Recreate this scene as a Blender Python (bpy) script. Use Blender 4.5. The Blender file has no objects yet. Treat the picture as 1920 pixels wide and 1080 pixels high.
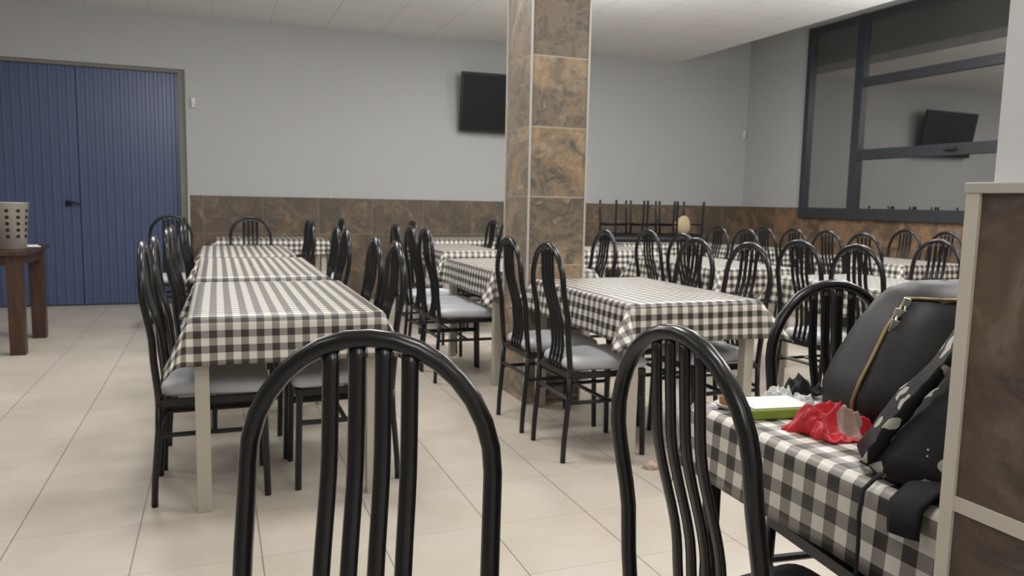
import bpy, bmesh, math, random
from mathutils import Vector, Matrix, noise
random.seed(7)
C = bpy.context.scene.collection
PI = math.pi

# ---------------------------------------------------------------- materials
def lin(c):
    return tuple((x/255/12.92 if x/255 <= .04045 else ((x/255+.055)/1.055)**2.4) for x in c) + (1,)

class NT:
    def __init__(s, name):
        s.m = bpy.data.materials.new(name); s.m.use_nodes = True
        s.t = s.m.node_tree; s.t.nodes.clear()
        s.out = s.n('ShaderNodeOutputMaterial')
    def n(s, ty, **kw):
        x = s.t.nodes.new(ty)
        for k, v in kw.items(): setattr(x, k, v)
        return x
    def l(s, a, b): s.t.links.new(a, b)
    def math(s, op, a, b=None, c=None, clamp=False):
        x = s.n('ShaderNodeMath', operation=op); x.use_clamp = clamp
        for i, v in enumerate((a, b, c)):
            if v is None: continue
            if isinstance(v, (int, float)): x.inputs[i].default_value = v
            else: s.l(v, x.inputs[i])
        return x.outputs[0]
    def mix(s, f, a, b, blend='MIX'):
        x = s.n('ShaderNodeMix', data_type='RGBA', blend_type=blend)
        for i, v in ((0, f), (6, a), (7, b)):
            if isinstance(v, (int, float)): x.inputs[i].default_value = v
            elif isinstance(v, tuple): x.inputs[i].default_value = v
            else: s.l(v, x.inputs[i])
        return x.outputs[2]
    def coord(s, k='Object'): return s.n('ShaderNodeTexCoord').outputs[k]
    def noise(s, vec, scale, detail=4, rough=.55, dist=0, out='Fac'):
        x = s.n('ShaderNodeTexNoise'); x.inputs['Scale'].default_value = scale
        x.inputs['Detail'].default_value = detail; x.inputs['Roughness'].default_value = rough
        x.inputs['Distortion'].default_value = dist
        if vec is not None: s.l(vec, x.inputs['Vector'])
        return x.outputs[out]
    def ramp(s, f, stops):
        x = s.n('ShaderNodeValToRGB'); r = x.color_ramp
        while len(r.elements) < len(stops): r.elements.new(.5)
        for e, (p, c) in zip(r.elements, stops): e.position = p; e.color = c
        s.l(f, x.inputs[0]); return x.outputs[0]
    def pbr(s, col, rough=.5, spec=.5, metal=0, bump=None, bstr=.2, bdist=.01, coat=0):
        p = s.n('ShaderNodeBsdfPrincipled')
        if isinstance(col, tuple): p.inputs['Base Color'].default_value = col
        else: s.l(col, p.inputs['Base Color'])
        if isinstance(rough, (int, float)): p.inputs['Roughness'].default_value = rough
        else: s.l(rough, p.inputs['Roughness'])
        p.inputs['Specular IOR Level'].default_value = spec
        p.inputs['Metallic'].default_value = metal
        p.inputs['Coat Weight'].default_value = coat
        if bump is not None:
            b = s.n('ShaderNodeBump'); b.inputs['Strength'].default_value = bstr
            b.inputs['Distance'].default_value = bdist
            s.l(bump, b.inputs['Height']); s.l(b.outputs[0], p.inputs['Normal'])
        s.l(p.outputs[0], s.out.inputs[0]); s.p = p
        return s.m

def simple(name, c, rough=.5, spec=.5, metal=0, var=.06, scale=8, coat=0, bstr=0):
    t = NT(name); v = t.coord()
    f = t.noise(v, scale)
    a = lin(c); lo = tuple(x*(1-var) for x in a[:3])+(1,); hi = tuple(min(1, x*(1+var)) for x in a[:3])+(1,)
    col = t.mix(f, lo, hi)
    return t.pbr(col, rough, spec, metal, bump=(t.noise(v, scale*12) if bstr else None), bstr=bstr, coat=coat)

M = {}
M['wall'] = simple('wall_paint', (176,176,175), .75, .25, var=.025, scale=1.5, bstr=.04)
M['wall_white'] = simple('white_paint', (226,226,226), .7, .25, var=.02, scale=2, bstr=.04)
M['black'] = simple('black_gloss_metal', (20,20,21), .24, .55, var=.1)
M['leg_black'] = simple('black_satin_metal', (25,25,27), .33, .45, var=.1)
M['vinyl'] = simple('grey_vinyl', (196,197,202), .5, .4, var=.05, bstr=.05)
M['vinyl_shade'] = simple('shade_dark_vinyl', (52,53,56), .5, .4, var=.05, bstr=.05)  # foreground seat's shadow put into a darker vinyl colour; upturned seats share it
M['cream'] = simple('cream_metal', (186,180,166), .45, .4, var=.03)
M['trim'] = simple('pale_trim', (212,205,190), .35, .5, var=.05)
M['metal_trim'] = simple('brushed_trim', (190,187,180), .3, .6, var=.04)
M['frame'] = simple('dark_grey_frame', (50,53,57), .4, .5, var=.06)
M['reveal'] = simple('grey_reveal', (128,126,120), .7, .2)
M['wood'] = None
M['bag'] = simple('black_neoprene', (30,30,31), .5, .4, var=.12, scale=5, bstr=.06)
M['zip'] = simple('brass_zip', (150,128,88), .35, .6, metal=.6, var=.2, scale=90)
M['pull'] = simple('silver_pull', (205,203,198), .22, .6, metal=.7)
M['strap'] = simple('black_webbing', (30,30,33), .7, .3, var=.2, scale=60)
M['green'] = simple('green_card', (132,158,62), .5, .4, var=.1)
M['white'] = simple('white_card', (228,232,224), .5, .4, var=.03)
M['bread'] = simple('bread_crust', (166,124,78), .7, .2, var=.25, scale=40)
M['dish'] = simple('white_dish', (200,197,190), .25, .5)
M['tv'] = simple('black_screen', (22,23,24), .5, .2, var=.03)
M['tvb'] = simple('black_plastic', (18,18,19), .5, .4)
M['bucket'] = simple('grey_steel_sheet', (172,168,160), .35, .55, metal=.25, var=.08)
M['hole'] = simple('dark_hole', (38,37,36), .8, .1)
M['paper'] = simple('white_paper', (214,216,222), .7, .2)
M['napkin'] = simple('crumpled_paper', (196,176,158), .8, .2, var=.15, scale=20)
M['cushion'] = simple('cream_fabric', (190,172,138), .8, .2, var=.06)
M['plastic_white'] = simple('white_plastic', (206,206,204), .35, .5)
M['handle'] = simple('dark_handle', (34,32,36), .4, .5)

# wood
t = NT('dark_wood'); v = t.coord()
mp = t.n('ShaderNodeMapping'); mp.inputs['Scale'].default_value = (14, 14, 1.6); t.l(v, mp.inputs[0])
f = t.noise(mp.outputs[0], 3, 6, .6, .6)
M['wood'] = t.pbr(t.ramp(f, [(.3, lin((52,36,29))), (.7, lin((84,60,48)))]), .4, .4, bump=f, bstr=.1)
# ceiling panels
t = NT('ceiling_panels'); v = t.coord(); s = t.n('ShaderNodeSeparateXYZ'); t.l(v, s.inputs[0])
def gridline(t, c, size, w, off=0):
    a = t.math('ADD', c, off); a = t.math('DIVIDE', a, size); a = t.math('FRACT', a)
    a = t.math('SUBTRACT', a, .5); a = t.math('ABSOLUTE', a)
    return t.math('GREATER_THAN', a, .5-w/size/2)
g = t.math('MAXIMUM', gridline(t, s.outputs[0], .6, .012), gridline(t, s.outputs[1], .6, .012))
n = t.noise(v, 60, 3)
base = t.mix(n, lin((222,221,219)), lin((232,231,229)))
M['ceiling'] = t.pbr(t.mix(t.math('MULTIPLY', g, .25), base, lin((120,118,114))), .85, .1)
# floor tiles
T = .4015
t = NT('cream_floor_tiles'); v = t.coord(); s = t.n('ShaderNodeSeparateXYZ'); t.l(v, s.inputs[0])
OX, OY = -.5707*1.2, 2.819*1.2
gx = gridline(t, s.outputs[0], T, .0045, -OX + 20*T)
gy = gridline(t, s.outputs[1], T, .0028, -OY + 40*T)
ix = t.math('FLOOR', t.math('DIVIDE', t.math('ADD', s.outputs[0], -OX+20*T), T))
iy = t.math('FLOOR', t.math('DIVIDE', t.math('ADD', s.outputs[1], -OY+40*T), T))
cb = t.n('ShaderNodeCombineXYZ'); t.l(ix, cb.inputs[0]); t.l(iy, cb.inputs[1])
wn = t.n('ShaderNodeTexWhiteNoise'); t.l(cb.outputs[0], wn.inputs['Vector'])
cloud = t.noise(v, 2.2, 5, .6, .4)
base = t.ramp(cloud, [(.3, lin((194,184,170))), (.7, lin((212,203,190)))])
base = t.mix(t.math('MULTIPLY', wn.outputs[0], .07), base, lin((168,154,136)))
col = t.mix(t.math('MULTIPLY', gx, .62), base, lin((78,66,54)))
col = t.mix(t.math('MULTIPLY', gy, .40), col, lin((96,84,70)))
M['floor'] = t.pbr(col, .33, .35, bump=t.math('SUBTRACT', 1, t.math('MAXIMUM', gx, gy)), bstr=.3, bdist=.002)
# blue corrugated door
M['blue'] = simple('blue_door_paint', (80,92,124), .34, .45, var=.08, scale=3)
M['blue_dark'] = simple('blue_door_edge', (46,56,84), .5, .4)

def stone(name, dark, mid, tan, hi, tile=.4, zoff=0.03, tanlo=.5, grout=None, gw=.008, gstr=1., hx=None, contrast=1):
    """slate look porcelain tiles; each tile gets its own patch of the pattern"""
    t = NT(name); v = t.coord(); s = t.n('ShaderNodeSeparateXYZ'); t.l(v, s.inputs[0])
    iz = t.math('FLOOR', t.math('DIVIDE', t.math('ADD', s.outputs[2], -zoff+10*tile), tile))
    h = t.math('ADD', s.outputs[0], s.outputs[1])
    ih = t.math('FLOOR', t.math('DIVIDE', t.math('ADD', h, 40), hx or 50.))
    off = t.n('ShaderNodeCombineXYZ'); t.l(t.math('MULTIPLY', ih, 3.7), off.inputs[0]); t.l(t.math('MULTIPLY', iz, 5.3), off.inputs[1])
    t.l(t.math('MULTIPLY', iz, 1.7), off.inputs[2])
    va = t.n('ShaderNodeVectorMath', operation='ADD'); t.l(v, va.inputs[0]); t.l(off.outputs[0], va.inputs[1])
    vv = va.outputs[0]
    a = t.noise(vv, 2.6, 8, .62, 1.1)
    b = t.noise(vv, 6.5, 8, .65, 1.6)
    c = t.noise(vv, 22, 6, .7, .5)
    col = t.ramp(b, [(.28, lin(dark)), (.46, lin(mid)), (.56, lin(dark)), (.72, lin(hi))])
    warm = t.ramp(t.noise(vv, 9, 6, .6, 2.0), [(.3, lin(mid)), (.5, lin(tan)), (.62, lin(hi)), (.75, lin(tan))])
    msk = t.ramp(a, [(tanlo-.06, (0,0,0,1)), (tanlo+.07, (1,1,1,1))])
    col = t.mix(msk, col, warm)
    col = t.mix(t.math('MULTIPLY', c, .35), col, lin(dark), 'MIX')
    bump = b
    if grout:
        g = gridline(t, s.outputs[2], tile, gw, -zoff+10*tile)
        if hx: g = t.math('MAXIMUM', g, gridline(t, h, hx, .005, 40))
        col = t.mix(t.math('MULTIPLY', g, gstr), col, lin(grout))
    return t.pbr(col, .42, .4, bump=bump, bstr=.25, bdist=.006)
M['stone_col'] = stone('stone_column', (98,90,80), (138,124,105), (176,146,110), (178,168,148), .4, .03, .48, (178,172,158), .008, .9)
M['stone_side'] = stone('stone_column_side', (104,96,86), (140,126,110), (166,140,108), (176,168,152), .4, .03, .52, (165,158,145), .006, .6)
M['stone_wall'] = stone('stone_wainscot', (78,72,64), (100,86,72), (120,98,76), (134,124,110), .42, -.06, .53, (150,140,124), .006, .5, .62)
M['stone_wall_r'] = stone('stone_wainscot_right', (80,70,60), (104,86,68), (150,116,84), (124,112,98), .42, -.06, .5, (120,108,92), .006, .4, .42)
M['stone_pier'] = stone('stone_pier', (80,70,62), (104,90,80), (118,98,80), (134,122,110), .41, .0, .56, None)

# gingham cloth from a cloth-space UV map (metres)
t = NT('gingham_cloth'); uv = t.coord('UV'); s = t.n('ShaderNodeSeparateXYZ'); t.l(uv, s.inputs[0])
P_ = .0555
def stripe(c): return t.math('GREATER_THAN', t.math('FRACT', t.math('DIVIDE', t.math('ADD', c, 10*P_), P_)), .5)
a = stripe(s.outputs[0]); b = stripe(s.outputs[1])
sm = t.math('MULTIPLY', t.math('ADD', a, b), .5)
thread = t.noise(uv, 900, 2)
col = t.ramp(sm, [(.0, lin((226,221,211))), (.5, lin((143,137,128))), (1., lin((36,32,29)))])
x = t.n('ShaderNodeValToRGB')
M['cloth'] = t.pbr(col, .45, .5, bump=thread, bstr=.05, bdist=.001, coat=.4)
t.p.inputs['Coat Roughness'].default_value = .38; t.p.inputs['Coat IOR'].default_value = 1.7

# window glass: dark outside, strong reflection of the lit room
t = NT('night_window_glass'); v = t.coord()
d = t.n('ShaderNodeBsdfDiffuse'); d.inputs[0].default_value = lin((38,39,40))
g = t.n('ShaderNodeBsdfGlossy'); g.inputs['Roughness'].default_value = .02
t.l(t.mix(t.noise(v, 1.3), lin((215,214,212)), lin((235,234,232))), g.inputs[0])
mx = t.n('ShaderNodeMixShader'); mx.inputs[0].default_value = .62
t.l(d.outputs[0], mx.inputs[1]); t.l(g.outputs[0], mx.inputs[2]); t.l(mx.outputs[0], t.out.inputs[0])
M['glass'] = t.m
# clear wrinkled plastic
t = NT('clear_wrinkled_plastic'); v = t.coord()
p = t.n('ShaderNodeBsdfPrincipled'); t.l(t.mix(t.noise(v, 30), lin((225,230,228)), lin((250,250,250))), p.inputs['Base Color'])
p.inputs['Roughness'].default_value = .12; p.inputs['Specular IOR Level'].default_value = .9
b = t.n('ShaderNodeBump'); b.inputs['Strength'].default_value = .8; b.inputs['Distance'].default_value = .02
t.l(t.noise(v, 38, 3, .5, 1.), b.inputs['Height']); t.l(b.outputs[0], p.inputs['Normal'])
tr = t.n('ShaderNodeBsdfTransparent'); mx = t.n('ShaderNodeMixShader'); mx.inputs[0].default_value = .7
t.l(tr.outputs[0], mx.inputs[1]); t.l(p.outputs[0], mx.inputs[2]); t.l(mx.outputs[0], t.out.inputs[0])
M['clear'] = t.m
# red bag with a faded printed patch
t = NT('red_plastic'); v = t.coord()
mp = t.n('ShaderNodeMapping'); mp.inputs['Location'].default_value = (-.02, .045, -.02); mp.inputs['Scale'].default_value = (1, 1.3, .5); t.l(v, mp.inputs[0])
ln = t.n('ShaderNodeVectorMath', operation='LENGTH'); t.l(mp.outputs[0], ln.inputs[0])
m_ = t.math('LESS_THAN', t.math('ADD', ln.outputs['Value'], t.math('MULTIPLY', t.noise(v, 30), .03)), .044)
M['red'] = t.pbr(t.mix(m_, t.mix(t.noise(v, 20), lin((176,24,36)), lin((206,40,52))), lin((168,140,128))), .4, .5, bump=t.noise(v, 40, 3), bstr=.3)
# backpack fabric, black with pale blotches
t = NT('black_blotched_fabric'); v = t.coord()
vo = t.n('ShaderNodeTexVoronoi'); vo.inputs['Scale'].default_value = 17; vo.inputs['Randomness'].default_value = .9
nz = t.noise(v, 26, 2, .5, 0, 'Color')
vm = t.n('ShaderNodeVectorMath', operation='MULTIPLY_ADD'); t.l(nz, vm.inputs[0]); vm.inputs[1].default_value = (.045,.045,.045); t.l(v, vm.inputs[2])
t.l(vm.outputs[0], vo.inputs['Vector'])
m_ = t.math('LESS_THAN', vo.outputs['Distance'], .30)
keep = t.math('GREATER_THAN', 0.0, .5)
sc = t.n('ShaderNodeSeparateColor'); t.l(vo.outputs['Color'], sc.inputs[0])
m_ = t.math('MULTIPLY', m_, t.math('GREATER_THAN', sc.outputs[0], .02))
M['blotch'] = t.pbr(t.mix(m_, lin((20,20,22)), lin((172,170,156))), .6, .3, bump=t.noise(v, 90, 2), bstr=.1)

# ---------------------------------------------------------------- mesh helpers
def obj(name, bm, mat, parent=None, smooth=False, loc=None):
    me = bpy.data.meshes.new(name); bm.normal_update(); bm.to_mesh(me); bm.free()
    for m in (mat if isinstance(mat, list) else [mat]): me.materials.append(m)
    if smooth:
        for p in me.polygons: p.use_smooth = True
    o = bpy.data.objects.new(name, me); C.objects.link(o)
    if parent: o.parent = parent
    if loc: o.location = loc
    return o
def tag(o, label, cat, group=None):
    o['label'] = label; o['category'] = cat
    if group: o['group'] = group
    return o
def thing(name, label, cat, loc=(0,0,0), rz=0, group=None):
    o = bpy.data.objects.new(name, None); C.objects.link(o); o.location = loc; o.rotation_euler = (0,0,rz)
    o.empty_display_size = .1
    return tag(o, label, cat, group)
def struct(name, bm, mat, parent=None, smooth=False):
    o = obj(name, bm, mat, parent, smooth)
    if not parent: o['kind'] = 'structure'
    return o
def box(bm, a, b, bev=0, mi=0, mat=None):
    n0 = len(bm.verts)
    r = bmesh.ops.create_cube(bm, size=1)
    vs = r['verts']
    for v in vs:
        v.co = Vector([a[i] + (v.co[i]+.5)*(b[i]-a[i]) for i in range(3)])
    if mi:
        for f in {f for v in vs for f in v.link_faces}: f.material_index = mi
    if bev:
        es = list({e for v in vs for e in v.link_edges})
        r2 = bmesh.ops.bevel(bm, geom=es, offset=bev, segments=2, profile=.6, affect='EDGES')
        vs = list({v for v in r2['verts']} | {v for v in vs if v.is_valid})
    if mat is not None:
        for v in vs: v.co = mat @ v.co
    return bm
def B(*args, **k):
    bm = bmesh.new(); box(bm, *args, **k); return bm
def tube(bm, pts, r, seg=10, sx=1, sy=1, cap=True, ref=None):
    """sweep an (elliptic) circle along pts"""
    pts = [Vector(p) for p in pts]; rings = []
    up = Vector(ref) if ref else None
    prev = None
    for i, p in enumerate(pts):
        d = (pts[min(i+1, len(pts)-1)] - pts[max(i-1, 0)]).normalized()
        if up is not None: n = (up - d*up.dot(d)).normalized()
        elif prev is None:
            n = d.orthogonal().normalized()
        else: n = (prev - d*prev.dot(d)).normalized()
        prev = n; b = d.cross(n)
        rr = r[i] if isinstance(r, (list, tuple)) else r
        rings.append([bm.verts.new(p + n*math.cos(2*PI*k/seg)*rr*sx + b*math.sin(2*PI*k/seg)*rr*sy) for k in range(seg)])
    for a, b in zip(rings, rings[1:]):
        for k in range(seg): bm.faces.new((a[k], a[(k+1)%seg], b[(k+1)%seg], b[k]))
    if cap:
        bm.faces.new(rings[0][::-1]); bm.faces.new(rings[-1])
    return bm
def TB(*a, **k):
    bm = bmesh.new(); tube(bm, *a, **k); return bm
def lathe(bm, prof, seg=32, c=(0,0,0)):
    rings = []
    for r, z in prof:
        rings.append([bm.verts.new((c[0]+r*math.cos(2*PI*k/seg), c[1]+r*math.sin(2*PI*k/seg), c[2]+z)) for k in range(seg)])
    for a, b in zip(rings, rings[1:]):
        for k in range(seg): bm.faces.new((a[k], a[(k+1)%seg], b[(k+1)%seg], b[k]))
    bm.faces.new(rings[0][::-1]); bm.faces.new(rings[-1]); return bm
def lerp_prof(pr, z):
    for (z0, x0), (z1, x1) in zip(pr, pr[1:]):
        if z <= z1:
            k = (z-z0)/(z1-z0); k = k*k*(3-2*k)
            return x0+(x1-x0)*k
    return pr[-1][1]

# ---------------------------------------------------------------- camera
f_, pitch, yaw, roll, H = 1437.5, .11255, .36804, .02064, 1.2
fw = Vector((math.sin(yaw)*math.cos(pitch), math.cos(yaw)*math.cos(pitch), -math.sin(pitch)))
r_ = Vector((math.cos(yaw), -math.sin(yaw), 0)); u_ = r_.cross(fw)
r2 = r_*math.cos(roll) + u_*math.sin(roll); u2 = -r_*math.sin(roll) + u_*math.cos(roll)
cam = bpy.data.cameras.new('camera'); cam.sensor_width = 36; cam.lens = f_*36/1920
cam.clip_start = .05
cam.dof.use_dof = True; cam.dof.focus_distance = 1.35; cam.dof.aperture_fstop = 8
co = bpy.data.objects.new('camera', cam); C.objects.link(co)
mw = Matrix.Identity(4)
for i in range(3): mw[i][0] = r2[i]; mw[i][1] = u2[i]; mw[i][2] = -fw[i]
mw[0][3], mw[1][3], mw[2][3] = 0, 0, H
co.matrix_world = mw
bpy.context.scene.camera = co

# ---------------------------------------------------------------- room
YB, XR, XL, YF, ZC = 9.13, 7.03, -4.2, -3.0, 3.115
WT = 1.195
struct('floor', B((XL-.1, YF-.1, -.1), (XR+.2, YB+.2, 0)), M['floor'])
struct('ceiling', B((XL, YF, ZC), (5.88, YB, ZC+.12)), M['ceiling'])
struct('ceiling', B((5.88, YF, 3.7), (XR, YB, 3.8)), M['ceiling'])
struct('trim_1', B((5.84, YF, ZC+.12), (5.90, YB, 3.7)), M['wall'])        # upstand where the lower ceiling stops
# back wall with the door opening
DX0, DX1, DZ = -2.36, -.29, 2.53
bm = bmesh.new()
box(bm, (DX1, YB, WT), (XR+.1, YB+.15, 3.8)); box(bm, (DX0, YB, DZ), (DX1, YB+.15, 3.8)); box(bm, (XL, YB, 0), (DX0, YB+.15, 3.8))
struct('wall_back', bm, M['wall'])
struct('wall_back_wainscot', B((DX1+.015, YB-.012, 0), (XR, YB+.1, WT)), M['stone_wall'])
struct('trim_2', B((DX1+.0, YB-.016, 0), (DX1+.018, YB+.1, WT)), M['metal_trim'])
struct('wall_left', B((XL-.12, YF, 0), (XL, YB+.1, ZC+.1)), M['wall'])
struct('wall_front', B((XL, YF-.12, 0), (XR+.1, YF, 3.8)), M['wall_white'])
# right wall: pier at the corner, window beyond
WY0, WY1, WZ0, WZ1 = 2.9, 7.94, 1.07, 3.42
bm = bmesh.new()
box(bm, (XR, WY1, WT), (XR+.15, YB+.1, 3.8)); box(bm, (XR, WY0, WZ1), (XR+.15, WY1, 3.8)); box(bm, (XR, YF, WT), (XR+.15, WY0, 3.8))
struct('wall_right', bm, M['wall'])
bm = bmesh.new()
box(bm, (XR-.012, YF, 0), (XR+.15, YB, WZ0)); box(bm, (XR-.012, WY1, WZ0), (XR+.15, YB, WT)); box(bm, (XR-.012, YF, WZ0), (XR+.15, WY0, WT))
struct('wall_right_wainscot', bm, M['stone_wall_r'])
# window
w = bpy.data.objects.new('window_1', None); C.objects.link(w); w['kind'] = 'structure'
bm = bmesh.new()
x0, x1 = XR-.035, XR+.05
def rail(y0, y1, z0, z1, d=0): box(bm, (x0-d, y0, z0), (x1, y1, z1), .004)
rail(WY0, WY1, WZ0, WZ0+.13, .02); rail(WY0, WY1, WZ1-.10, WZ1)
rail(WY1-.07, WY1, WZ0, WZ1, .015)
for yy in (7.02, 4.60, WY0): rail(yy, yy+.12, WZ0, WZ1, .01)
for ya, ybb in ((4.72, 7.02), (3.02, 4.60)):
    rail(ya, ybb, 2.60, 2.70); rail(ya, ybb, 1.76, 1.88)
obj('window_frame', bm, M['frame'], w)
for ya, ybb, za, zb in ((7.14, 7.87, 1.2, 3.32), (4.72, 7.02, 1.2, 1.76), (4.72, 7.02, 1.88, 2.6), (4.72, 7.02, 2.7, 3.32),
                        (3.02, 4.6, 1.2, 1.76), (3.02, 4.6, 1.88, 2.6), (3.02, 4.6, 2.7, 3.32)):
    obj('window_pane', B((XR+.0, ya-.005, za-.005), (XR+.012, ybb+.005, zb+.005)), M['glass'], w)
bm = bmesh.new()
tube(bm, [(XR-.055, 5.85, 1.82), (XR-.07, 5.85, 1.82), (XR-.07, 5.72, 1.82)], .012, 8)
obj('window_handle', bm, M['handle'], w)

# blue door: vertical ribs
d = bpy.data.objects.new('door_1', None); C.objects.link(d); d['kind'] = 'structure'
def ribs(x0, x1, z0, z1, y, pitch=.082):
    bm = bmesh.new(); n = round((x1-x0)/pitch); p = (x1-x0)/n; xs = []
    for k in range(n):
        a = x0+k*p
        xs += [(a, 0), (a+p*.08, -.012), (a+p*.48, -.012), (a+p*.56, 0)]
    xs.append((x1, 0))
    lo = [bm.verts.new((x, y+dy, z0)) for x, dy in xs]; hi = [bm.verts.new((x, y+dy, z1)) for x, dy in xs]
    for i in range(len(xs)-1): bm.faces.new((lo[i], lo[i+1], hi[i+1], hi[i]))
    lb = [bm.verts.new((x, y+.03, z)) for x, z in ((x0, z0), (x1, z0), (x1, z1), (x0, z1))]
    bm.faces.new(lb[::-1])
    return bm
SEAM = -1.34
obj('door_panel', ribs(DX0+.02, SEAM-.003, .012, DZ-.03, YB+.09), M['blue'], d)
obj('door_panel', ribs(SEAM+.003, DX1-.07, .012, DZ-.03, YB+.09), M['blue'], d)
bm = bmesh.new()
box(bm, (DX1-.07, YB+.03, 0), (DX1-.001, YB+.15, DZ-.035)); box(bm, (DX0, YB+.03, DZ-.035), (DX1, YB+.15, DZ+.0))
box(bm, (DX0+.001, YB+.03, 0), (DX0+.02, YB+.15, DZ-.035))
obj('door_frame', bm, M['reveal'], d)
bm = bmesh.new()
box(bm, (-1.475, YB+.065, 1.055), (-1.425, YB+.08, 1.12), .004)
tube(bm, [(-1.45, YB+.08, 1.095), (-1.45, YB+.02, 1.095)], .012, 10)
tube(bm, [(-1.46, YB+.025, 1.095), (-1.38, YB+.022, 1.092), (-1.335, YB+.022, 1.08)], .012, 10)
obj('door_handle', bm, M['handle'], d, True)
struct('wall_behind_door', B((DX0-.1, YB+.15, 0), (DX1+.1, YB+.2, DZ+.1)), M['blue_dark'])

# tiled column
CX0, CX1, CY0, CY1 = 1.685, 2.045, 4.13, 4.52
col = thing('tiled_column', 'square floor to ceiling column clad in tan and grey slate look tiles with pale metal corner strips', 'column', (CX0, CY0, 0))
W_, D_ = CX1-CX0, CY1-CY0
bm = bmesh.new(); box(bm, (.004, .004, 0), (W_-.004, D_-.004, ZC)); 
for f in bm.faces:
    f.material_index = 1 if abs(f.normal.x) > .5 else 0
obj('tile_cladding', bm, [M['stone_col'], M['stone_side']], col)
for (x, y) in ((0, 0), (W_, 0), (0, D_), (W_, D_)):
    obj('corner_strip', B((x-.0055, y-.0055, 0), (x+.0055, y+.0055, ZC)), M['metal_trim'], col)

# near pier on the right: tiled base with ledge, white painted upper part
PX, PY = .90, .715
p = bpy.data.objects.new('wall_pier', None); C.objects.link(p); p['kind'] = 'structure'
obj('tiled_base', B((PX+.003, -.9, 0), (PX+.6, PY-.003, 1.222)), M['stone_pier'], p)
obj('corner_strip', B((PX-.002, PY-.017, 0), (PX+.015, PY+.002, 1.222)), M['trim'], p)
bm = bmesh.new()
box(bm, (PX-.004, -.9, 1.222), (PX+.6, PY+.004, 1.236), .002)
obj('ledge_strip', bm, M['metal_trim'], p)
obj('grout_strip', B((PX, -.9, .806), (PX+.02, PY-.017, .826)), M['trim'], p)
obj('grout_strip', B((PX, -.9, .390), (PX+.02, PY-.017, .410)), M['trim'], p)
obj('upper_wall', B((PX+.028, -.9, 1.236), (PX+.58, PY-.012, ZC)), M['wall_white'], p)

# sensors
def sensor(label, loc, rz):
    t_ = thing('wall_sensor', label, 'sensor', loc, rz)
    obj('housing', B((-.022, -.03, -.055), (.022, 0, .055), bev=.008), M['plastic_white'], t_, True)
    obj('lens', B((-.013, -.034, -.035), (.013, -.028, .01), bev=.004), M['dish'], t_, True)
sensor('small white sensor on the back wall just right of the blue door', (-.213, YB, 2.185), 0)
sensor('small white sensor on the grey wall in the far right corner', (XR-.045, YB-.0, 2.20), 0)

# television
tv = thing('television', 'black flat screen television tilted forward high on the back wall beside the column', 'television', (3.33, YB-.17, 2.38), 0)
tv.rotation_euler = (math.radians(9), 0, math.radians(-3))
obj('screen', B((-.55, -.022, -.32), (.55, -.018, .32)), M['tv'], tv)
obj('bezel', B((-.575, -.019, -.348), (.575, .03, .348), bev=.006), M['tvb'], tv)
bm = bmesh.new(); box(bm, (-.2, .03, -.15), (.2, .05, .15)); box(bm, (-.04, .04, -.05), (.04, .15, .05))
obj('wall_bracket', bm, M['tvb'], tv)

# ---------------------------------------------------------------- chairs
LEAN = [(0, -.002), (.40, .024), (.62, .008), (.85, -.024), (1.02, -.030)]
HW = .178
def frame_path(s=.0):
    pts = []
    zc = .815; ra = HW; rz = .188
    for z in [.40+.0425*i for i in range(0, 10)]: pts.append((lerp_prof(LEAN, z), -HW, z))
    for k in range(0, 17):
        a = PI*k/16
        z = zc + rz*math.sin(a); y = -ra*math.cos(a)
        if k in (0,): z += .001
        pts.append((lerp_prof(LEAN, z), y, z))
    for z in [.40+.0425*i for i in range(9, -1, -1)]: pts.append((lerp_prof(LEAN, z), HW, z))
    return pts
def seat_bm(bevel=.018):
    bm = bmesh.new(); n = 8
    outline = []
    pts = [(.03, -.165), (.43, -.195), (.43, .195), (.03, .165)]
    R = .045
    # rounded trapezoid
    for i in range(4):
        p = Vector(pts[i]+(0,)); a = Vector(pts[i-1]+(0,)); b = Vector(pts[(i+1) % 4]+(0,))
        da = (a-p).normalized(); db = (b-p).normalized()
        for k in range(5):
            t_ = k/4; q = (p+da*R)*(1-t_)**2 + p*2*t_*(1-t_) + (p+db*R)*t_**2
            outline.append(q)
    c = Vector((.23, 0, 0)); rings = []
    for sc, z in ((.94, .425), (1.0, .433), (1.015, .45), (.99, .466), (.93, .476), (.75, .483), (.45, .487)):
        rings.append([bm.verts.new((c+(q-c)*sc) + Vector((0, 0, z))) for q in outline])
    m = len(outline)
    for a, b in zip(rings, rings[1:]):
        for k in range(m): bm.faces.new((a[k], a[(k+1) % m], b[(k+1) % m], b[k]))
    bm.faces.new(rings[0][::-1]); bm.faces.new(rings[-1]); return bm
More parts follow.
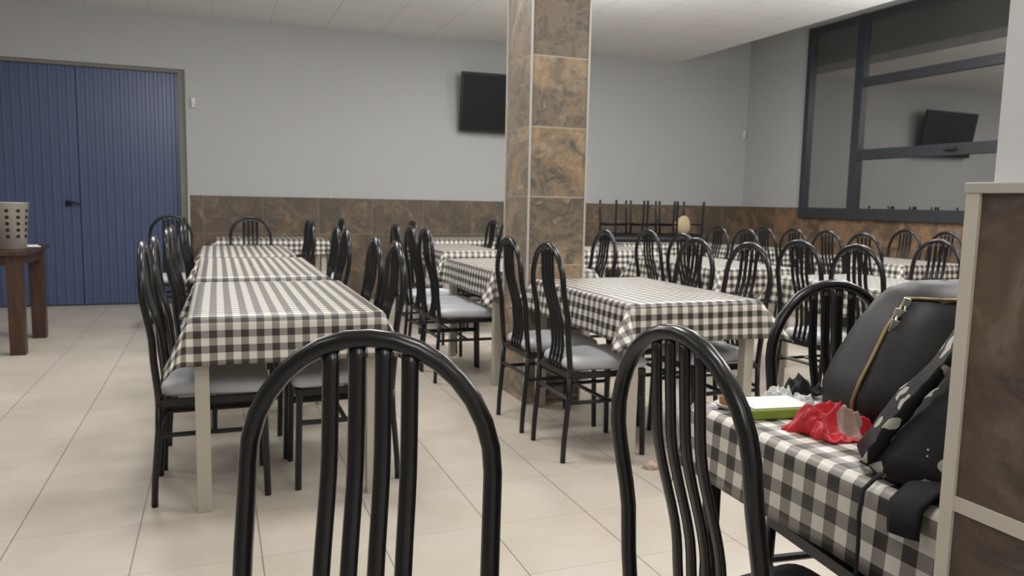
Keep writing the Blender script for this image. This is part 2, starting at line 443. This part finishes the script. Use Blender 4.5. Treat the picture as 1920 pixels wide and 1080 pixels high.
def make_chair():
    t_ = thing('dining_chair', '', 'chair')
    obj('back_frame', TB(frame_path(), .0138, 12), M['black'], t_, True)
    for y in (-.0570, -.0190, .0190, .0570):
        zt = .815 + .188*math.sqrt(max(0, 1-(y/HW)**2)) - .006
        pts = []
        for k in range(23):
            z = .415 + (zt-.415)*k/22
            q = k/22
            w_ = min(1, q/.22) if q < .22 else max(0, 1-(q-.22)/.66)
            x = lerp_prof(LEAN, z) + .025*w_*w_*(3-2*w_)
            pts.append((x, y*(1+.03*(1-q)), z))
        obj('back_slat', TB(pts, .0126, 8, sx=.5, sy=1.0, ref=(1, 0, 0)), M['black'], t_, True)
    for s_ in (-1, 1):
        obj('leg', TB([(lerp_prof(LEAN, z), s_*HW, z) for z in (0, .1, .2, .3, .41)], .0125, 10), M['leg_black'], t_, True)
        obj('leg', TB([(.415, s_*.185, 0), (.405, s_*.178, .42)], .0135, 8, ref=(1, 1, 0)), M['leg_black'], t_)
    bm = bmesh.new()
    def bar(a, b, r=.011): tube(bm, [a, b], r*1.25, 4, ref=(0, 0, 1) if abs(a[2]-b[2]) < .01 else (1, 0, 0))
    zz = .408
    for a, b in (((.028, -HW, zz), (.408, -.18, zz)), ((.028, HW, zz), (.408, .18, zz)), ((.408, -.18, zz), (.408, .18, zz)), ((.028, -HW, zz), (.028, HW, zz))):
        tube(bm, [a, b], .019, 4, ref=(0, .7, .7) if a[1] == b[1] or abs(a[0]-b[0]) > .1 else (.7, 0, .7))
    obj('seat_frame', bm, M['leg_black'], t_)
    for s_ in (-1, 1):
        obj('stretcher', TB([(.02, s_*HW, .28), (.41, s_*.18, .28)], .0105, 6), M['leg_black'], t_)
    obj('stretcher', TB([(.022, -HW, .30), (.022, HW, .30)], .0105, 6), M['leg_black'], t_)
    obj('stretcher', TB([(.22, -.178, .28), (.22, .178, .28)], .0105, 6), M['leg_black'], t_)
    obj('seat', seat_bm(), M['vinyl'], t_, True)
    return t_
proto = make_chair(); used = [False]
def chair(x, y, deg, label, group=None, dark=False, z=0, flip=False):
    if not used[0]: r = proto; used[0] = True
    else:
        r = proto.copy(); C.objects.link(r)
        for ch in proto.children:
            c = ch.copy(); C.objects.link(c); c.parent = r
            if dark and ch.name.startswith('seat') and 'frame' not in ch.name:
                c.data = ch.data.copy(); c.data.materials[0] = M['vinyl_shade']
    if 'group' in r.keys(): del r['group']
    r.location = (x, y, z)
    r.rotation_euler = (PI if flip else 0, 0, math.radians(deg))
    r['label'] = label
    if group: r['group'] = group
    return r
AR = 'black arch-back chair'
gL, gM = 'arch-back chairs along the left table row', 'arch-back chairs along the middle table row'
gP, gQ = 'arch-back chairs along the inner right table row', 'arch-back chairs along the window side table row'
# row L, left side (face +x)
XLc = -.245
chair(XLc, 3.32, 0, AR+' with grey seat, nearest of the file left of the left tables', gL)
chair(XLc+.012, 3.745, 0, AR+' second of the file left of the left tables', gL)
chair(XLc+.01, 4.74, 0, AR+' third of the file left of the left tables', gL)
chair(XLc+.01, 5.2, 0, AR+' fourth of the file left of the left tables', gL)
chair(XLc+.02, 6.42, 0, AR+' fifth of the file left of the left tables', gL)
chair(XLc+.03, 6.84, 0, AR+' last of the file left of the left tables', gL)
chair(-.40, 7.75, -90, AR+' with its open arch seen against the blue door', gL)
chair(.29, 7.50, -90, AR+' facing us at the far end of the left row', gL)
# row L, right side (face -x)
chair(.705, 3.34, 180, AR+' nearest on the right side of the nearest left table', gL)
chair(.69, 3.745, 180, AR+' second on the right side of the nearest left table', gL)
chair(.72, 4.85, 180, AR+' right of the second left table, nearer of two', gL)
chair(.73, 5.32, 180, AR+' right of the second left table, farther of two', gL)
chair(.69, 6.40, 180, AR+' right of the third left table, nearer of two', gL)
chair(.70, 6.80, 180, AR+' right of the third left table, farther of two', gL)
chair(1.09, 7.5, 180, AR+' alone to the right of the left cross table', gL)
# row M
chair(1.475, 3.30, 0, AR+' with grey seat left of the large middle table, nearer of two', gM)
chair(1.465, 3.79, 0, AR+' with grey seat overlapping the foot of the column', gM)
chair(2.55, 3.27, 180, AR+' right of the large middle table, nearer of two', gM)
chair(2.53, 3.72, 180, AR+' right of the large middle table, farther of two', gM)
chair(1.32, 4.97, 0, AR+' showing its grey seat beyond the aisle left of the column', gM)
chair(1.32, 5.385, 0, AR+' second in the line left of the column', gM)
chair(1.32, 5.88, 0, AR+' third in the line left of the column', gM)
chair(1.68, 6.82, 0, AR+' last and farthest in the line left of the column', gM)
chair(2.55, 4.87, 180, AR+' just right of the column, seen over the large middle table', gM)
chair(2.56, 6.88, 180, AR+' cut by the left edge of the column, nearer of two', gM)
chair(2.56, 7.29, 180, AR+' cut by the left edge of the column, farther of two', gM)
# row P
chair(3.16, 3.10, 0, AR+' seen just over the near bag and its chair, right of two', gP)
chair(3.16, 3.53, 0, AR+' seen just over the near bag and its chair, left of two', gP)
chair(2.90, 4.33, 0, AR+' behind the large middle table, right one of a pair', gP)
chair(3.04, 5.00, 0, AR+' behind the large middle table, left one of a pair', gP)
chair(4.30, 3.62, 180, AR+' over the top of the bag, in front of two window chairs', gP)
chair(4.20, 5.42, 180, AR+' facing left at the second table of the inner right row', gP)
chair(4.33, 6.00, 180, AR+' directly right of the upturned chairs', gP)
# row Q
chair(4.69, 4.56, 0, AR+' first and nearest left of the window side table', gQ)
chair(4.82, 5.08, 0, AR+' second to the left of the window side table', gQ)
chair(4.82, 5.48, 0, AR+' third to the left of the window side row', gQ)
chair(4.87, 5.95, 0, AR+' fourth and farthest left of the window side row', gQ)
chair(6.02, 4.98, 180, AR+' under the window behind its table, right of two', gQ)
chair(6.02, 5.42, 180, AR+' under the window behind its table, left of two', gQ)
# near chairs
chair(.188, 1.046, -114, AR+' largest in the foreground, at the picture bottom', None)
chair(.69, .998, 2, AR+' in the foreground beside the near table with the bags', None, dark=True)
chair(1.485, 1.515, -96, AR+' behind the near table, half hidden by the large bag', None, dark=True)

# ---------------------------------------------------------------- tables and cloths
gt, gc = 'dining tables under gingham cloths', 'gingham tablecloths'
def table(x0, y0, x1, y1, desc, mat='cream', h=.745, leg=.052):
    cx, cy = (x0+x1)/2, (y0+y1)/2
    t_ = thing('dining_table', desc, 'table', (cx, cy, 0), 0, gt)
    hx, hy = (x1-x0)/2, (y1-y0)/2
    obj('table_top', B((-hx, -hy, h-.025), (hx, hy, h), bev=.004), M['cream'] if mat == 'cream' else M['wood'], t_)
    bm = bmesh.new(); i = .02
    for s_ in (-1, 1):
        box(bm, (-hx+i, s_*(hy-i)-.012, h-.085), (hx-i, s_*(hy-i)+.012, h-.025))
        box(bm, (s_*(hx-i)-.012, -hy+i, h-.085), (s_*(hx-i)+.012, hy-i, h-.025))
    obj('apron', bm, M[mat], t_)
    for sx in (-1, 1):
        for sy in (-1, 1):
            cxl, cyl = sx*(hx-leg/2-.004), sy*(hy-leg/2-.004)
            obj('leg', B((cxl-leg/2, cyl-leg/2, 0), (cxl+leg/2, cyl+leg/2, h-.026), bev=.004), M[mat], t_)
    return t_
def cloth(x0, y0, x1, y1, desc, drop=.19, z=.752, seed=0, beta=34, uo=0, vo=0, flare=5, wav=.006):
    cx, cy = (x0+x1)/2, (y0+y1)/2; hx, hy = (x1-x0)/2+.006, (y1-y0)/2+.006
    bm = bmesh.new(); uvl = bm.loops.layers.uv.new('cloth')
    def axis(h):
        a = [-h-drop*(8-k)/8 for k in range(8)]
        n = max(8, int(2*h/.06))
        a += [-h + 2*h*k/n for k in range(n+1)]
        a += [h+drop*(k+1)/8 for k in range(8)]
        return a
    us, vs = axis(hx), axis(hy)
    fl = math.radians(flare)
    def pos(u, v):
        ex, ey = max(0, abs(u)-hx), max(0, abs(v)-hy)
        sx, sy = (1 if u > 0 else -1), (1 if v > 0 else -1)
        bx, by = max(-hx, min(hx, u)), max(-hy, min(hy, v))
        rr = .012
        def hang(e, amt, ang):  # rounded fold over the edge
            if e < 1e-6: return 0, 0
            q = min(e, rr*PI/2); a = q/rr
            out = rr*math.sin(a); dn = rr*(1-math.cos(a)); rem = e-q
            return out + rem*math.sin(ang), dn + rem*math.cos(ang)
        if ex > 0 and ey > 0:
            r = math.hypot(ex, ey); th = math.atan2(ey, ex); m_ = math.sin(2*th)
            r = min(r, drop*1.36)
            be = fl + (math.radians(beta)-fl)*m_**.8
            ph = .5*PI*(.5+.5*math.sin(PI*(th/(PI/2)-.5))) if 0 else (PI/4 + (th-PI/4)*(1 - .25*m_))
            o, dn = hang(r, 0, be)
            sag = .012*math.sin(5*th+seed)*r/drop
            return Vector((bx+sx*(o*math.cos(ph)+sag), by+sy*(o*math.sin(ph)-sag), z-dn))
        e = ex or ey
        along = v if ex else u
        half = hy if ex else hx
        w_ = wav*math.sin(along*17+seed*1.7)*(e/drop)**1.5 + wav*.6*math.sin(along*41+seed)*(e/drop)**2
        o, dn = hang(e, 0, fl)
        o += w_
        zz = z - dn + .0012*noise.noise(Vector((u*6, v*6, seed)))
        return Vector((bx + (sx*o if ex else 0), by + (sy*o if ey else 0), zz))
    grid = [[bm.verts.new(pos(u, v)) for v in vs] for u in us]
    for i in range(len(us)-1):
        for j in range(len(vs)-1):
            f = bm.faces.new((grid[i][j], grid[i+1][j], grid[i+1][j+1], grid[i][j+1]))
            for lp, (a, b) in zip(f.loops, ((us[i], vs[j]), (us[i+1], vs[j]), (us[i+1], vs[j+1]), (us[i], vs[j+1]))):
                lp[uvl].uv = (a+hx+uo, b+hy+vo)
    o = obj('tablecloth', bm, M['cloth'], None, True, (cx, cy, 0))
    md = o.modifiers.new('thick', 'SOLIDIFY'); md.thickness = .0012; md.offset = 1
    tag(o, desc, 'tablecloth', gc)
    return o
def setup(x0, y0, x1, y1, tl, cl, **k):
    table(x0, y0, x1, y1, tl); return cloth(x0, y0, x1, y1, cl, **k)
G = 'black and white gingham tablecloth '
setup(-.095, 3.02, .605, 4.20, 'cream legged table nearest in the left row, two legs showing below its cloth', G+'on the nearest left table, broad stripes leading away', seed=1, uo=.018, drop=.185)
setup(-.10, 4.47, .58, 5.88, 'dining table second in the left row under a checked cloth', G+'on the second table of the left row', seed=2, uo=.01)
setup(-.115, 6.13, .555, 7.32, 'dining table third in the left row under a checked cloth', G+'on the third table of the left row', seed=3)
setup(.0, 8.42, 1.10, 9.04, 'cross placed table against the tiled back wall at the end of the left row', G+'on the cross table ending the left row', seed=4, drop=.17)
setup(1.73, 3.0, 2.43, 4.10, 'large middle table with cream legs in front of the column', G+'on the large middle table, corners folded', seed=5, uo=.008, beta=40)
setup(1.655, 4.60, 2.355, 5.66, 'dining table directly behind the column', G+'on the table directly behind the column', seed=6)
setup(1.86, 6.50, 2.40, 7.56, 'dining table third in the middle row, seen left of the column', G+'on the third middle table', seed=7)
setup(2.20, 8.40, 3.35, 9.04, 'cross placed table at the back wall below the television', G+'on the cross table below the television', seed=8, drop=.17)
setup(3.42, 2.8, 4.10, 4.04, 'dining table behind the near black bag', G+'on the table seen just over the black bag', seed=9)
setup(3.32, 4.53, 3.98, 5.70, 'dining table second in the inner right row', G+'behind the pair of chairs beyond the large middle table', seed=10)
setup(2.95, 6.54, 4.05, 7.14, 'cross placed table right of the column in front of the upturned chairs', G+'right of the column, below the upturned chairs', seed=11)
setup(4.29, 7.64, 5.52, 8.22, 'cross placed table that carries the upturned chairs', G+'under the upturned chairs near the back wall', seed=12)
setup(5.14, 4.62, 5.82, 5.74, 'window side table near the pier', G+'on the window side table near the pier', seed=13)
setup(5.08, 6.62, 5.78, 7.42, 'far window side table in the right back corner', G+'on the far right back corner table', seed=14)
# near table with the bags
NX0, NX1, NY0, NY1 = 1.010, 2.15, .75, 1.435
table(NX0+.012, NY0+.01, NX1-.01, NY1-.01, 'near table with black legs at the right, carrying the bags', 'leg_black', leg=.03)
cloth(NX0, NY0, NX1, NY1, G+'on the near table under the bags, large squares', drop=.156, seed=3.3, vo=.0105, uo=.02, beta=9, flare=3, wav=.003)

# upturned chairs on the far cross table
UPZ = .754+.487
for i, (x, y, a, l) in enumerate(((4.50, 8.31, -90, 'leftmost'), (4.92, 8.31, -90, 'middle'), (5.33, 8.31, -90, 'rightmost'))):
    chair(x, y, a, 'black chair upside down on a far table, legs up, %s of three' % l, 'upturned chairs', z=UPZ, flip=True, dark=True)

# ---------------------------------------------------------------- side table with bucket
st = thing('side_table', 'dark wooden side table with thick legs at the left edge before the blue door', 'table', (-1.72, 6.88, 0))
obj('table_top', B((-.62, -.45, .735), (.42, .43, .77), bev=.005), M['wood'], st)
bm = bmesh.new()
box(bm, (-.58, -.41, .66), (.38, -.385, .735)); box(bm, (-.58, .365, .66), (.38, .39, .735))
box(bm, (.352, -.4, .66), (.378, .38, .735)); box(bm, (-.578, -.4, .66), (-.552, .38, .735))
obj('apron', bm, M['wood'], st)
for x in (-.545, .335):
    for y in (-.375, .36): obj('leg', B((x-.05, y-.045, 0), (x+.05, y+.045, .735), bev=.004), M['wood'], st)
bk = thing('perforated_bucket', 'tall grey perforated metal bucket on the dark side table', 'bucket', (-1.432, 6.66, .771))
Hb, r0, r1 = .345, .098, .122
bm = bmesh.new()
lathe(bm, [(r0-.006, .0), (r0, .004), (r1, Hb-.008), (r1+.005, Hb-.004), (r1+.005, Hb), (r1-.004, Hb), (r0-.006, .02)], 40)
obj('bucket_body', bm, M['bucket'], bk, True)
bm = bmesh.new()
for k in range(10):
    a = 2*PI*k/10 - .28
    for j in range(5):
        z = .285 - j*.047; r = r0+(r1-r0)*z/Hb
        m4 = Matrix.Translation((r*math.cos(a), r*math.sin(a), z)) @ Matrix.Rotation(a, 4, 'Z') @ Matrix.Rotation(PI/2, 4, 'Y')
        bmesh.ops.create_cone(bm, cap_ends=True, segments=12, radius1=.0135, radius2=.0135, depth=.004, matrix=m4)
h_ = obj('perforation_holes', bm, M['hole'], bk); h_['kind'] = 'stuff'
pp = bmesh.new()
g_ = [[pp.verts.new((-.14+.28*i/6, -.1+.2*j/4, .004+.018*max(0, noise.noise(Vector((i*.5, j*.6, 2)))) + (.03*(1-i/6) if j > 1 else .0))) for j in range(5)] for i in range(7)]
for i in range(6):
    for j in range(4): pp.faces.new((g_[i][j], g_[i+1][j], g_[i+1][j+1], g_[i][j+1]))
o = obj('folded_napkin', pp, M['paper'], None, True, (-1.445, 6.93, .772)); o.rotation_euler[2] = .3
o.modifiers.new('thick', 'SOLIDIFY').thickness = .003
tag(o, 'folded white paper napkin beside the bucket on the dark side table', 'napkin')

# ---------------------------------------------------------------- blobs and bags
def blob(loc, r, amp, sc, seed, sub=4, flat=0, ridge=False):
    bm = bmesh.new(); bmesh.ops.create_icosphere(bm, subdivisions=sub, radius=1)
    for v in bm.verts:
        n = noise.noise(v.co*sc + Vector((seed, 0, 0)))
        n2 = noise.noise(v.co*sc*2.3 + Vector((0, seed, 0)))
        if ridge: n = 1-2*abs(n); n2 = .5-abs(n2)
        k = 1 + amp*n + amp*.5*n2
        v.co = Vector((v.co.x*r[0]*k, v.co.y*r[1]*k, v.co.z*r[2]*k))
        if v.co.z < -r[2]*.35: v.co.z = -r[2]*.35 + (v.co.z + r[2]*.35)*.04
    zmin = min(v.co.z for v in bm.verts)
    for v in bm.verts: v.co.z -= zmin
    return bm
TZ = .7535
def crumple(rx, ry, h, sc, seed, jag=.18, rings=34, n=120, base=.002):
    """thin crumpled film: ragged outline, sharp irregular folds, resting on its rim"""
    bm = bmesh.new(); top = []
    c0 = bm.verts.new((0, 0, 0))
    for i in range(1, rings+1):
        t_ = i/rings; ring = []
        for k in range(n):
            a = 2*PI*k/n
            rr = 1 + jag*noise.noise(Vector((math.cos(a)*1.8, math.sin(a)*1.8, seed))) + jag*.9*noise.noise(Vector((math.cos(a)*5, math.sin(a)*5, seed+3)))
            ring.append(bm.verts.new((rx*rr*t_*math.cos(a), ry*rr*t_*math.sin(a), 0)))
        top.append((t_, ring))
    def hgt(x, y, t_):
        w1 = noise.noise(Vector((x*sc, y*sc, seed)))*1.2
        r1_ = 1-abs(noise.noise(Vector((x*sc+w1, y*sc-w1, seed+7))))*2.4
        r2_ = 1-abs(noise.noise(Vector((x*sc*2.6, y*sc*2.6+w1, seed+11))))*2.2
        return base + h*max(0, (.62*r1_+.30*r2_+.12))*(1-t_**3.2)**.8
    c0.co.z = hgt(0, 0, 0)
    for t_, ring in top:
        for v in ring: v.co.z = hgt(v.co.x, v.co.y, t_)
    for k in range(n): bm.faces.new((c0, top[0][1][k], top[0][1][(k+1) % n]))
    for (ta, a), (tb, b) in zip(top, top[1:]):
        for k in range(n): bm.faces.new((a[k], b[k], b[(k+1) % n], a[(k+1) % n]))
    bot = [bm.verts.new((v.co.x, v.co.y, 0)) for v in top[-1][1]]
    for k in range(n): bm.faces.new((top[-1][1][k], bot[k], bot[(k+1) % n], top[-1][1][(k+1) % n]))
    bm.faces.new(bot[::-1])
    return bm
o = obj('red_plastic_bag', crumple(.090, .060, .062, 12, 5.7, .36), M['red'], None, True, (1.145, 1.160, TZ)); o.rotation_euler[2] = -.30
tag(o, 'crumpled red plastic bag lying on the checked cloth before the big black bag', 'plastic bag')
o = obj('clear_plastic_wrap', crumple(.055, .032, .040, 15, 9.1, .3), M['clear'], None, True, (1.212, 1.378, TZ)); o.rotation_euler[2] = -.5
tag(o, 'crumpled clear plastic wrap behind the green and white packet', 'plastic wrap')
o = obj('black_scarf', crumple(.06, .018, .052, 14, 2.3, .25), M['bag'], None, True, (1.29, 1.418, TZ+.002)); o.rotation_euler[2] = -.02
tag(o, 'black cloth bundle at the far edge of the near table behind the clear wrap', 'cloth')
# packet
pk = thing('food_packet', 'flat white packet with green sides on the near checked table', 'packet', (1.118, 1.318, TZ), math.radians(-8))
obj('packet_side', B((-.072, -.05, 0), (.072, .05, .021), bev=.004), M['green'], pk)
obj('packet_lid', B((-.066, -.045, .0205), (.070, .047, .0245), bev=.0015), M['white'], pk)
ds = bmesh.new(); lathe(ds, [(.016, 0), (.024, .004), (.031, .012), (.028, .012), (.018, .006)], 24)
o = obj('small_dish', ds, M['dish'], None, True, (1.052, 1.378, TZ)); tag(o, 'tiny white dish at the left corner of the near table', 'dish')
ds = bmesh.new(); box(ds, (-.017, -.014, 0), (.017, .014, .022), .006)
o = obj('bread_piece', ds, M['bread'], None, True, (1.052, 1.378, TZ+.0075)); tag(o, 'small brown piece of bread sitting on the tiny white dish', 'bread')
o = obj('paper_scrap', blob(0, (.035, .03, .024), .3, 2, 1.2, 3), M['napkin'], None, True, (1.83, 2.93, 0))
tag(o, 'small crumpled beige paper scrap on the floor under the large middle table', 'paper')
# cream cushion among the upturned chairs, leaning
bm = bmesh.new(); bmesh.ops.create_uvsphere(bm, u_segments=32, v_segments=20, radius=1)
for v in bm.verts:
    s_ = 1 - .25*v.co.z
    v.co = Vector((v.co.x*.11*s_, v.co.y*.05, v.co.z*.118))
o = obj('oval_cushion', bm, M['cushion'], None, True, (5.31, 8.02, .955)); o.rotation_euler = (0, math.radians(22), 0)
tag(o, 'cream oval cushion among the upturned chairs at the far right', 'cushion')

def loft(secs, n=48, cap=True):
    """secs: (cx, cy, z, hx, hy, exponent, rot); superellipse rings"""
    bm = bmesh.new(); rings = []
    for cx, cy, z, hx, hy, e, rot in secs:
        ring = []
        for k in range(n):
            a = 2*PI*k/n; c, s = math.cos(a), math.sin(a)
            x = hx*math.copysign(abs(c)**(2/e), c); y = hy*math.copysign(abs(s)**(2/e), s)
            ring.append(bm.verts.new((cx+x*math.cos(rot)-y*math.sin(rot), cy+x*math.sin(rot)+y*math.cos(rot), z)))
        rings.append(ring)
    for a, b in zip(rings, rings[1:]):
        for k in range(n): bm.faces.new((a[k], a[(k+1) % n], b[(k+1) % n], b[k]))
    bm.faces.new(rings[0][::-1]); bm.faces.new(rings[-1]); return bm
def sec_at(secs, z, a):
    for s0, s1 in zip(secs, secs[1:]):
        if s0[2] <= z <= s1[2]:
            k = (z-s0[2])/(s1[2]-s0[2]); q = [u+(w-u)*k for u, w in zip(s0, s1)]; break
    else: q = secs[-1]
    cx, cy, _, hx, hy, e, rot = q
    c, s = math.cos(a), math.sin(a)
    x = hx*math.copysign(abs(c)**(2/e), c); y = hy*math.copysign(abs(s)**(2/e), s)
    return Vector((cx+x*math.cos(rot)-y*math.sin(rot), cy+x*math.sin(rot)+y*math.cos(rot), z))
# big black bag (local origin at its base)
bag = thing('black_bag', 'large soft black bag with brass zipper standing on the near table', 'bag', (1.585, 1.21, TZ))
R_ = math.radians
S = [(-.03, .00, .001, .300, .125, 3.2, R_(-4)), (-.03, .0, .012, .325, .145, 3.2, R_(-4)), (-.02, .0, .06, .335, .155, 3.0, R_(-4)),
     (.0, .005, .13, .315, .15, 3.0, R_(-3)), (.02, .01, .20, .295, .135, 3.0, R_(-2)), (.035, .015, .245, .275, .12, 3.0, 0),
     (.045, .02, .272, .255, .10, 2.8, 0), (.05, .02, .287, .22, .07, 2.6, 0), (.055, .02, .291, .16, .035, 2.4, 0)]
bm = loft(S, 72)
bmesh.ops.subdivide_edges(bm, edges=bm.edges[:], cuts=1, smooth=0)
for v in bm.verts:
    n = noise.noise(v.co*5+Vector((3, 1, 2))); n2 = noise.noise(Vector((v.co.x*9, v.co.y*9, v.co.z*5+7)))
    k = min(1, v.co.z/.05)
    v.co += Vector((v.co.x, v.co.y*1.5, 0)).normalized()*(n*.014+n2*.006)*k
    v.co.z -= .26*max(0, v.co.x-.10)**1.3*max(0, min(1, (v.co.z-.1)/.15))
    v.co.z -= .016*max(0, min(1, (v.co.z-.2)/.09))*(1-math.cos((v.co.x-.05)*14))*.5 if v.co.x > -.05 else 0
obj('bag_body', bm, M['bag'], bag, True)
A0 = math.radians(184)
zp = [sec_at(S, z, A0) + Vector((-.006, -.010, 0)) for z in (.012, .05, .09, .13, .17, .2, .225, .245, .26)]
zp += [sec_at(S, .262, a) + Vector((0, -.012, .0)) for a in (R_(195), R_(215), R_(245), R_(270), R_(290))]
obj('zipper', TB(zp, .0042, 8), M['zip'], bag, True)
def pull(parent, p, tilt=0, s=1.):
    bm = bmesh.new()
    box(bm, (-.007*s, -.004, -.008*s), (.007*s, .004, .010*s), .002)
    tube(bm, [(0, -.004, -.006*s), (0, -.008, -.016*s)], .0025, 6)
    box(bm, (-.008*s, -.0095, -.042*s), (.008*s, -.0065, -.014*s), .0015)
    o = obj('zip_pull', bm, M['pull'], parent, False); o.location = p; o.rotation_euler = (R_(4), R_(tilt), R_(-30)); return o
q = sec_at(S, .252, A0); pull(bag, q+Vector((-.010, -.018, 0)), 14, 1.05)
q = sec_at(S, .232, A0); pull(bag, q+Vector((-.016, -.018, 0)), 14, 1.0)
pz = [sec_at(S, .105+.002*k, R_(248+6*k)) + Vector((0, -.009, 0)) for k in range(5)]
obj('pocket_zipper', TB(pz, .0038, 8), M['pull'], bag, True)
pull(bag, pz[0]+Vector((-.004, -.01, -.002)), 0, .9)

# backpack
bp = thing('blotched_backpack', 'black backpack with pale blotches slumped over the near table corner beside the pier', 'backpack', (1.218, .875, TZ))
S2 = [(cx+.0, cy+.0, z*1.34, hx*1.06, hy*1.06, e, r) for cx, cy, z, hx, hy, e, r in [(-.02, .0, .001, .17, .13, 2.6, R_(-40)), (-.02, .0, .015, .185, .145, 2.6, R_(-40)), (.0, -.005, .06, .17, .135, 2.5, R_(-40)),
      (.03, -.015, .12, .145, .12, 2.4, R_(-40)), (.06, -.025, .18, .12, .105, 2.3, R_(-40)), (.085, -.035, .225, .095, .085, 2.2, R_(-40)),
      (.10, -.04, .25, .065, .06, 2.0, R_(-40)), (.105, -.042, .262, .03, .03, 2., R_(-40))]]
bm = loft(S2, 56)
bmesh.ops.subdivide_edges(bm, edges=bm.edges[:], cuts=1)
for v in bm.verts:
    n = noise.noise(v.co*11+Vector((1, 5, 2))); k = min(1, v.co.z/.03)
    v.co += Vector((v.co.x, v.co.y, .2)).normalized()*n*.018*k
obj('backpack_body', bm, M['blotch'], bp, True)
# shoulder strap along the left silhouette
sp = [sec_at(S2, z, R_(a)) + Vector((-.012, .0, .006)) for z, a in ((.015, 200), (.06, 202), (.11, 205), (.17, 208), (.22, 211), (.27, 214), (.32, 218))]
sp2 = []
for k in range(len(sp)-1):
    for q_ in range(6):
        p_ = sp[k].lerp(sp[k+1], q_/6); sp2.append(p_ + Vector((noise.noise(p_*40), noise.noise(p_*40+Vector((5,5,5))), 0))*.007)
obj('shoulder_strap', TB(sp2, [.0105+.004*noise.noise(p_*55) for p_ in sp2], 12, sx=.35, sy=1, ref=(-.4, -.8, .3)), M['blotch'], bp, True)
wb = [(-.17, -.01, .03), (-.205, .0, .012), (-.228, .005, -.01), (-.236, .003, -.05), (-.238, -.002, -.10), (-.237, .0, -.15), (-.236, .002, -.21)]
obj('webbing_strap', TB([Vector(p)+Vector((-.012, .04, 0)) for p in wb], .0045, 6, sx=.3, sy=1, ref=(1, 0, 0)), M['strap'], bp, True)
fl_ = [(-.15, -.04, .03), (-.20, -.04, .016), (-.231, -.04, -.004), (-.237, -.042, -.03), (-.238, -.045, -.052)]
obj('hanging_flap', TB([Vector(p)+Vector((-.012, 0, .002)) for p in fl_], .030, 8, sx=.12, sy=1, ref=(1, 0, 0)), M['strap'], bp, True)

# ---------------------------------------------------------------- lights
def area(x, y, size, power, z=ZC-.03, col=(1, .985, .96)):
    l = bpy.data.lights.new('ceiling_lamp', 'AREA'); l.shape = 'SQUARE'; l.size = size; l.energy = power*.78; l.color = col
    o = bpy.data.objects.new('ceiling_lamp', l); C.objects.link(o); o.location = (x, y, z)
for x, y, p in ((.9, .9, 24), (3.2, 1.6, 34), (.6, 3.4, 40), (3.4, 4.2, 44), (5.0, 2.4, 34), (-1.8, 1.2, 8), (1.2, -1.6, 24), (5.0, 6.0, 44), (.4, 6.0, 48), (-1.8, 4.6, 17), (2.8, 6.9, 36)):
    area(x, y, .6, p)
def lamp(x, y, z, p):  # unseen fill points, added to brighten ceiling, upper walls and pier
    l = bpy.data.lights.new('fill_light', 'POINT'); l.energy = p*.78; l.shadow_soft_size = .35; l.color = (.97, .98, 1)
    o = bpy.data.objects.new('fill_light', l); C.objects.link(o); o.location = (x, y, z)
for x, y, p in ((-.3, -.9, 44), (3.4, 2.0, 36), (-1.8, 3.0, 12), (3.2, 5.8, 60), (5.6, 4.8, 72), (-.6, 5.8, 56)):
    lamp(x, y, 2.5, p)
wd = bpy.data.worlds.new('world'); wd.use_nodes = True; bpy.context.scene.world = wd
wd.node_tree.nodes['Background'].inputs[0].default_value = (.05, .05, .055, 1)
wd.node_tree.nodes['Background'].inputs[1].default_value = 1
sc = bpy.context.scene
sc.view_settings.view_transform = 'Standard'
sc.view_settings.look = 'None'
sc.view_settings.exposure = 0
